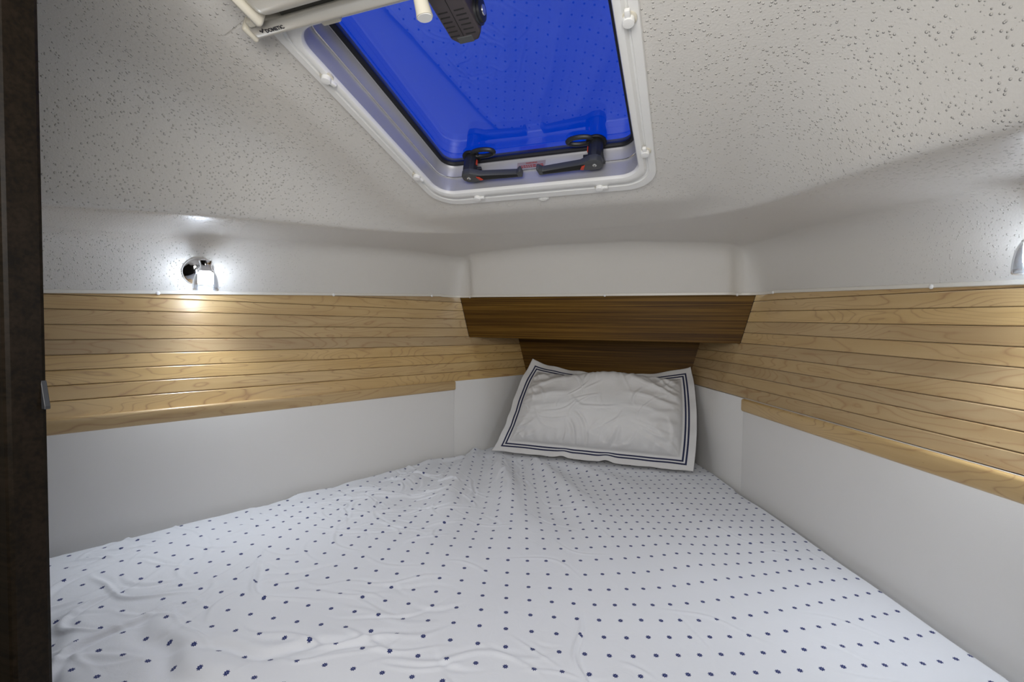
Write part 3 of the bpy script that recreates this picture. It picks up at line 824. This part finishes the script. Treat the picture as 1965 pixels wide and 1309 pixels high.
# warning sticker on the forward coaming
def sticker():
    st = mesh('warning_label', [(-.045, -.0681, .040), (.030, -.0681, .040), (.030, -.0681, .058), (-.045, -.0681, .058)], [(0, 1, 2, 3)],
              plain('faded_label', (.30, .25, .28, 1), .5), win, HM, world=False)
    return st
fontc = {}
def text_mesh(name, body, size, mat, M, parent, extrude=.0003, bold=0.0):
    cu_ = bpy.data.curves.new(name, 'FONT'); cu_.body = body; cu_.size = size; cu_.extrude = extrude; cu_.align_x = 'LEFT'; cu_.offset = bold
    tmp = bpy.data.objects.new('tmp_text', cu_); COL.objects.link(tmp)
    dg = bpy.context.evaluated_depsgraph_get(); me = bpy.data.meshes.new_from_object(tmp.evaluated_get(dg))
    bpy.data.objects.remove(tmp); me.materials.clear(); me.materials.append(mat)
    return objm(name, me, M, parent)
st = sticker()
# text faces aft (-v) : x axis = +u, y axis = -k (reads upright from the cabin), seen from below
TXM = HM@Matrix(((1, 0, 0, -.022), (0, 0, -1, -.0684), (0, 1, 0, .0520), (0, 0, 0, 1)))
text_mesh('warning_word', 'WARNING', .0062, red_ink, TXM, st, .0001, .0002)
lb = bmesh.new()
rl = random.Random(4)
for row in range(2):
    x = -.040
    while x < .024:
        w_ = rl.uniform(.003, .009); z_ = .0475-row*.0042
        bm_box((x, -.0686, z_-.0013), (min(x+w_, .027), -.0682, z_+.0013), 0, 1, lb); x += w_+.0018
bm_obj('small_print', lb, red_ink, st, HM)
# two dog latches
def latch(u, mir, lab):
    root = empty('hatch_latch', HM@Matrix.Translation((u, -.103, .020)), win); root['label'] = lab
    B = HM@Matrix.Translation((u, -.103, .020))@(Matrix.Diagonal((mir, 1, 1, 1)))
    def part(name, bm, mat, par=root, sm_=False):
        if mir < 0:
            bmesh.ops.transform(bm, matrix=Matrix.Diagonal((-1, 1, 1, 1)), verts=bm.verts); bmesh.ops.reverse_faces(bm, faces=bm.faces)
        return bm_obj(name, bm, mat, par, HM@Matrix.Translation((u, -.103, .020)), sm_, 35)
    T = Matrix.Translation
    # foot bolted to the coaming, post, lever with upturned tip, ring under the pane
    part('foot', bm_prism([(-.018, .002), (.030, .002), (.022, .037), (-.018, .037)], .010, .018, .0015), black)
    bm = bm_lathe([(.0175, .000), (.0185, .010), (.0175, .044), (.0150, .048)], 10); part('post', bm, black, root, True)
    bm = bm_prism([(-.017, -.010), (-.008, -.019), (.010, -.019), (.034, -.006), (.128, .004), (.136, -.006), (.142, -.006), (.140, .020), (.132, .020), (.034, .016), (.012, .022), (-.010, .020), (-.019, .008)], -.014, .002, .0022)
    lv = part('lever', bm, grey_black)
    part('lever_recess', bm_prism([(.024, -.0055), (.128, .006), (.129, .0135), (.036, .0115)], -.0152, -.0136), slot_m, lv)
    part('red_catch', bm_prism([(.022, -.004), (.030, -.002), (.036, .010), (.028, .0125)], -.0172, -.0140, .0006), red, lv)
    bm = bm_lathe([(.0050, 0), (.0050, .0022), (.0036, .003)], 16); bmesh.ops.transform(bm, matrix=T((0, 0, -.0135))@Matrix.Rotation(math.pi, 4, 'X'), verts=bm.verts)
    part('pivot_screw', bm, steel, lv, True)
    bm = bm_lathe([(.0016, 0), (.0016, .0004)], 8); bmesh.ops.transform(bm, matrix=T((0, 0, -.0166))@Matrix.Rotation(math.pi, 4, 'X'), verts=bm.verts)
    part('screw_socket', bm, slot_m, lv)
    # ring handle and washer against the pane
    bm = bm_lathe([(.0235, .0440), (.0245, .0465), (.0235, .0505), (.019, .0515)], 28)
    part('pane_washer', bm, rubber, root, True)
    pts = []
    for i in range(28):
        a = 2*math.pi*i/28; pts.append((.036+.030*math.cos(a), -.012+.013*math.sin(a), .0465))
    bm = bm_tube(pts, .0058, 8, True); part('ring_pull', bm, black, root, True)
    part('red_tab', bm_box((.0172, -.006, .020), (.0190, .002, .034), .0005), red)
latch(-.160, 1, 'black latch on the left of the hatch with red catch')
latch(.163, -1, 'black latch on the right of the hatch with red catch')
# vented stay box at the aft edge
bx = bm_obj('stay_box', bm_prism([(.006, -.62), (.060, -.62), (.063, -.532), (.054, -.520), (.022, -.517), (.010, -.530)], -.024, .034, .0035, 3), box_m, win, HM, True, 30)
bx['label'] = 'dark brown vented box at the aft edge of the hatch'
for k in range(6):
    v = -.578+k*.0085
    for a, b in ((.012, .028), (.0385, .0555)):
        bm_obj('vent_slot', bm_box((a, v-.0009, -.0246), (b, v+.0009, -.0230), .0003, 1), slot_m, bx, HM)
bm_obj('seam_line', bm_box((.0330, -.615, -.0245), (.0340, -.533, -.0230)), slot_m, bx, HM)
bm_obj('box_flap', bm_box((.021, -.532, -.0250), (.047, -.5195, -.0225), .001, 1), grey_black, bx, HM)
bm = bm_lathe([(.0195, 0), (.0195, .004), (.016, .0045), (.016, .008), (.0135, .009), (.0085, .0095)], 28)
kn = bm_obj('stay_knob', bm, black, bx, HM@Matrix.Translation((.0615, -.548, .000))@Matrix.Rotation(math.pi/2, 4, 'Y'), True, 35)
bm = bm_lathe([(.0078, 0), (.0070, .0015), (.003, .0022)], 20)
bm_obj('knob_screw', bm, steel, kn, HM@Matrix.Translation((.0708, -.548, .000))@Matrix.Rotation(math.pi/2, 4, 'Y'), True, 35)

# canvas cover over the hatch, outside
cv = bmesh.new()
g = [(-.40, .10), (.40, .10), (.40, -.76), (-.40, -.76)]
n = 24; grid = []
for j in range(n+1):
    row = []
    for i in range(n+1):
        u = -.37+.74*i/n; v = .07-.80*j/n
        e = min((.37-abs(u)), (v+.73), (.07-v)); k = .135-.120*max(0, 1-e/.06)**2+.006*math.sin(u*9)*math.sin(v*7)
        row.append(cv.verts.new((u, v, k)))
    grid.append(row)
for j in range(n):
    for i in range(n): cv.faces.new((grid[j][i], grid[j][i+1], grid[j+1][i+1], grid[j+1][i]))
co = bm_obj('hatch_cover', cv, canvas_m, None, HM, True)
tag(co, 'blue canvas cover lying over the outside of the roof hatch glass', 'cover')

# ------------------------------------------------------------------ roller blind
bl = empty('roller_blind', HM@Matrix.Translation((0, -.665, -.03)))
tag(bl, 'cream aluminium roller blind cassette mounted across the aft edge of the roof hatch', 'blind')
def hbox(name, a, b, bw, mat, par, seg=3, lab=None, sharp=None):
    o = bm_obj(name, bm_box(a, b, bw, seg), mat, par, HM, True, sharp or 60)
    if lab: o['label'] = lab
    return o
hbox('cassette', (-.243, -.728, -.064), (.300, -.662, -.006), .022, cream_alu, bl, 6)
hbox('cassette_end', (-.254, -.734, -.066), (-.239, -.657, -.004), .010, cream_plastic, bl, 3)
hbox('cassette_end', (.296, -.726, -.067), (.312, -.651, -.004), .007, cream_plastic, bl, 3)
rail = hbox('pull_rail', (-.300, -.646, -.040), (.300, -.620, -.018), .0075, cream_alu, bl, 4, 'slim pull rail of the blind with dark lettering')
hbox('rail_end', (-.308, -.648, -.042), (-.298, -.618, -.016), .0045, cream_plastic, rail, 3)
hbox('rail_end', (.298, -.648, -.042), (.308, -.618, -.016), .0045, cream_plastic, rail, 3)
hbox('rail_hook', (-.290, -.656, -.042), (-.276, -.644, -.020), .003, cream_plastic, rail, 2)
hbox('gap_shade_strip', (-.226, -.657, -.034), (.295, -.645, -.012), .001, gap_shade_m, bl, 1, 'dark strip coloured as the shade between cassette and rail')  # solid strip in the gap, its olive tone painted as shade
hd = bm_tube([(.010, -.632, -.034), (.012, -.624, -.046), (.015, -.616, -.060), (.016, -.613, -.066)], [.0095, .0098, .0112, .0120], 24)
ho = bm_obj('pull_handle', hd, cream_plastic, bl, HM, True, 50)
bm = bm_tube([(.016, -.613, -.0655), (.0163, -.6123, -.0675)], [.0108, .0104], 24)
bm_obj('handle_cap', bm, white_plastic, ho, HM, True, 40)
# clip on the surround below the rail
hbox('frame_clip', (-.186, -.622, -.020), (-.150, -.600, -.008), .003, cream_plastic, bl, 2)
hbox('frame_clip', (.150, -.622, -.020), (.186, -.600, -.008), .003, cream_plastic, bl, 2)
# lettering on the rail : faces down (-k); x along +u, up = aft (-v)
LM = HM@Matrix(((1, 0, 0, -.2700), (0, -1, 0, -.6300), (0, 0, -1, -.0402), (0, 0, 0, 1)))
text_mesh('lettering', 'DOMETIC', .0085, ink, LM, rail, .0002, .0003)
eb = bmesh.new()
for dx in (0, .0045):
    pts = [(dx+.0022*t, .0032+.0022*math.sin(t*math.pi*1.0)*(1 if dx == 0 else -1)*1.0+(0 if dx == 0 else .0018), 0) for t in np.linspace(0, 2, 9)]
    bm_join(eb, bm_tube([(p[0], p[1]+.001, 0) for p in pts], .0007, 6))
bm_obj('emblem', eb, ink, rail, LM@Matrix.Translation((-.0098, .0, 0)), True)

# ------------------------------------------------------------------ small strap eye on the headliner
p = V((.008, 1.222, 0)); p.z = float(Hc(p.x, p.y))-.001
EM = HM.copy(); EM.translation = p
eye = empty('ceiling_eye', EM); tag(eye, 'tiny white plastic eye screwed to the headliner just forward of the hatch', 'ceiling eye')
bm = bm_prism([(.0145*math.cos(a)*1.0, .0075*math.sin(a)) for a in np.linspace(0, 2*math.pi, 25)[:-1]], -.004, .003, .001, 2)
bm_obj('eye_base', bm, white_plastic, eye, EM, True, 40)
bm_obj('eye_loop', bm_tube([(.0095*math.cos(a), -.001+.0042*math.sin(a), -.0052) for a in np.linspace(0, 2*math.pi, 21)[:-1]], .0013, 8, True), white_plastic, eye, EM, True)
bm = bm_lathe([(.0024, 0), (.0024, .0008)], 10); bmesh.ops.transform(bm, matrix=Matrix.Translation((-.001, -.0035, -.0048)), verts=bm.verts)
bm_obj('eye_hole', bm, slot_m, eye, EM)

# ------------------------------------------------------------------ reading lamps
def reading_lamp(s, y, z, lab):
    # point on the liner band
    e = V((s*(px_(y, zedge(y))-.008), y, zedge(y))); fp = V((e.x, e.y, 0))+INN[s]*.052; fp.z = float(zf(fp.y))
    t = (z-e.z)/(fp.z-e.z); p = e.lerp(fp, t)
    along = DIRS[s]; upv = (fp-e).normalized()
    nrm = along.cross(upv).normalized()
    if nrm.dot(INN[s]) < 0: nrm = -nrm
    M = frame(p, along if s < 0 else -along, nrm)     # z = out of the band
    root = empty('reading_lamp', M)
    tag(root, lab, 'lamp', 'LED reading lamps on the headliner')
    bm = bm_lathe([(.041, 0), (.0415, .004), (.0395, .0075), (.0355, .0095), (.030, .0135), (.0195, .0185), (.006, .021)], 48)
    bm_obj('wall_plate', bm, chrome, root, M, True, 50)
    hpos = p+INN[s]*.068+DIRS[s]*.004+V((0, 0, -.017))
    Mi = M.inverted(); a = Mi@(p+nrm*.018); b = Mi@(hpos+V((0, 0, .012)))
    bm_obj('swivel_arm', bm_tube([a, a.lerp(b, .5), b], .0075, 16), chrome, root, M, True, 50)
    HMt = Matrix.Translation(hpos)
    bm = bm_lathe([(.0165, .0430), (.0175, .0425), (.0150, .034), (.0150, .026), (.0175, .0185), (.0225, .0125)], 36)
    hdo = bm_obj('lamp_socket', bm, chrome, root, HMt, True, 40)
    # inner white LED block and the clear bell around it
    bm = bm_lathe([(.0185, .010), (.0195, .006), (.0195, -.022), (.0175, -.0245)], 32)
    bm_obj('led_diffuser', bm, led_m, root, HMt, True, 40)['label'] = 'glowing white LED block'
    pr = [(.0215, .0125), (.0255, .006), (.0290, -.004), (.0315, -.018), (.0325, -.032), (.0325, -.040), (.0308, -.042), (.0298, -.040), (.0292, -.020), (.0262, -.004), (.0215, .007)]
    bm = bm_lathe(pr, 48, caps=False)
    bm_obj('glass_shade', bm, cup_m, root, HMt, True, 60)['label'] = 'clear bell-shaped glass shade'
    L = bpy.data.lights.new('led_light', 'SPOT'); L.energy = LAMP_W; L.color = (.84, .91, 1); L.shadow_soft_size = .014
    L.spot_size = math.radians(158); L.spot_blend = 1.0
    lo_ = bpy.data.objects.new('led_light', L); COL.objects.link(lo_); lo_.location = hpos+V((0, 0, -.030))
    lo_.rotation_mode = 'QUATERNION'; lo_.rotation_quaternion = (INN[s]*math.sin(math.radians(48))-V((0, 0, 1))*math.cos(math.radians(48))).to_track_quat('-Z', 'Y')
reading_lamp(-1, 1.012, .715, 'lit chrome reading lamp with clear glass bell above the left planking')
reading_lamp(1, 1.06, .722, 'chrome reading lamp at the right frame edge above the right planking')
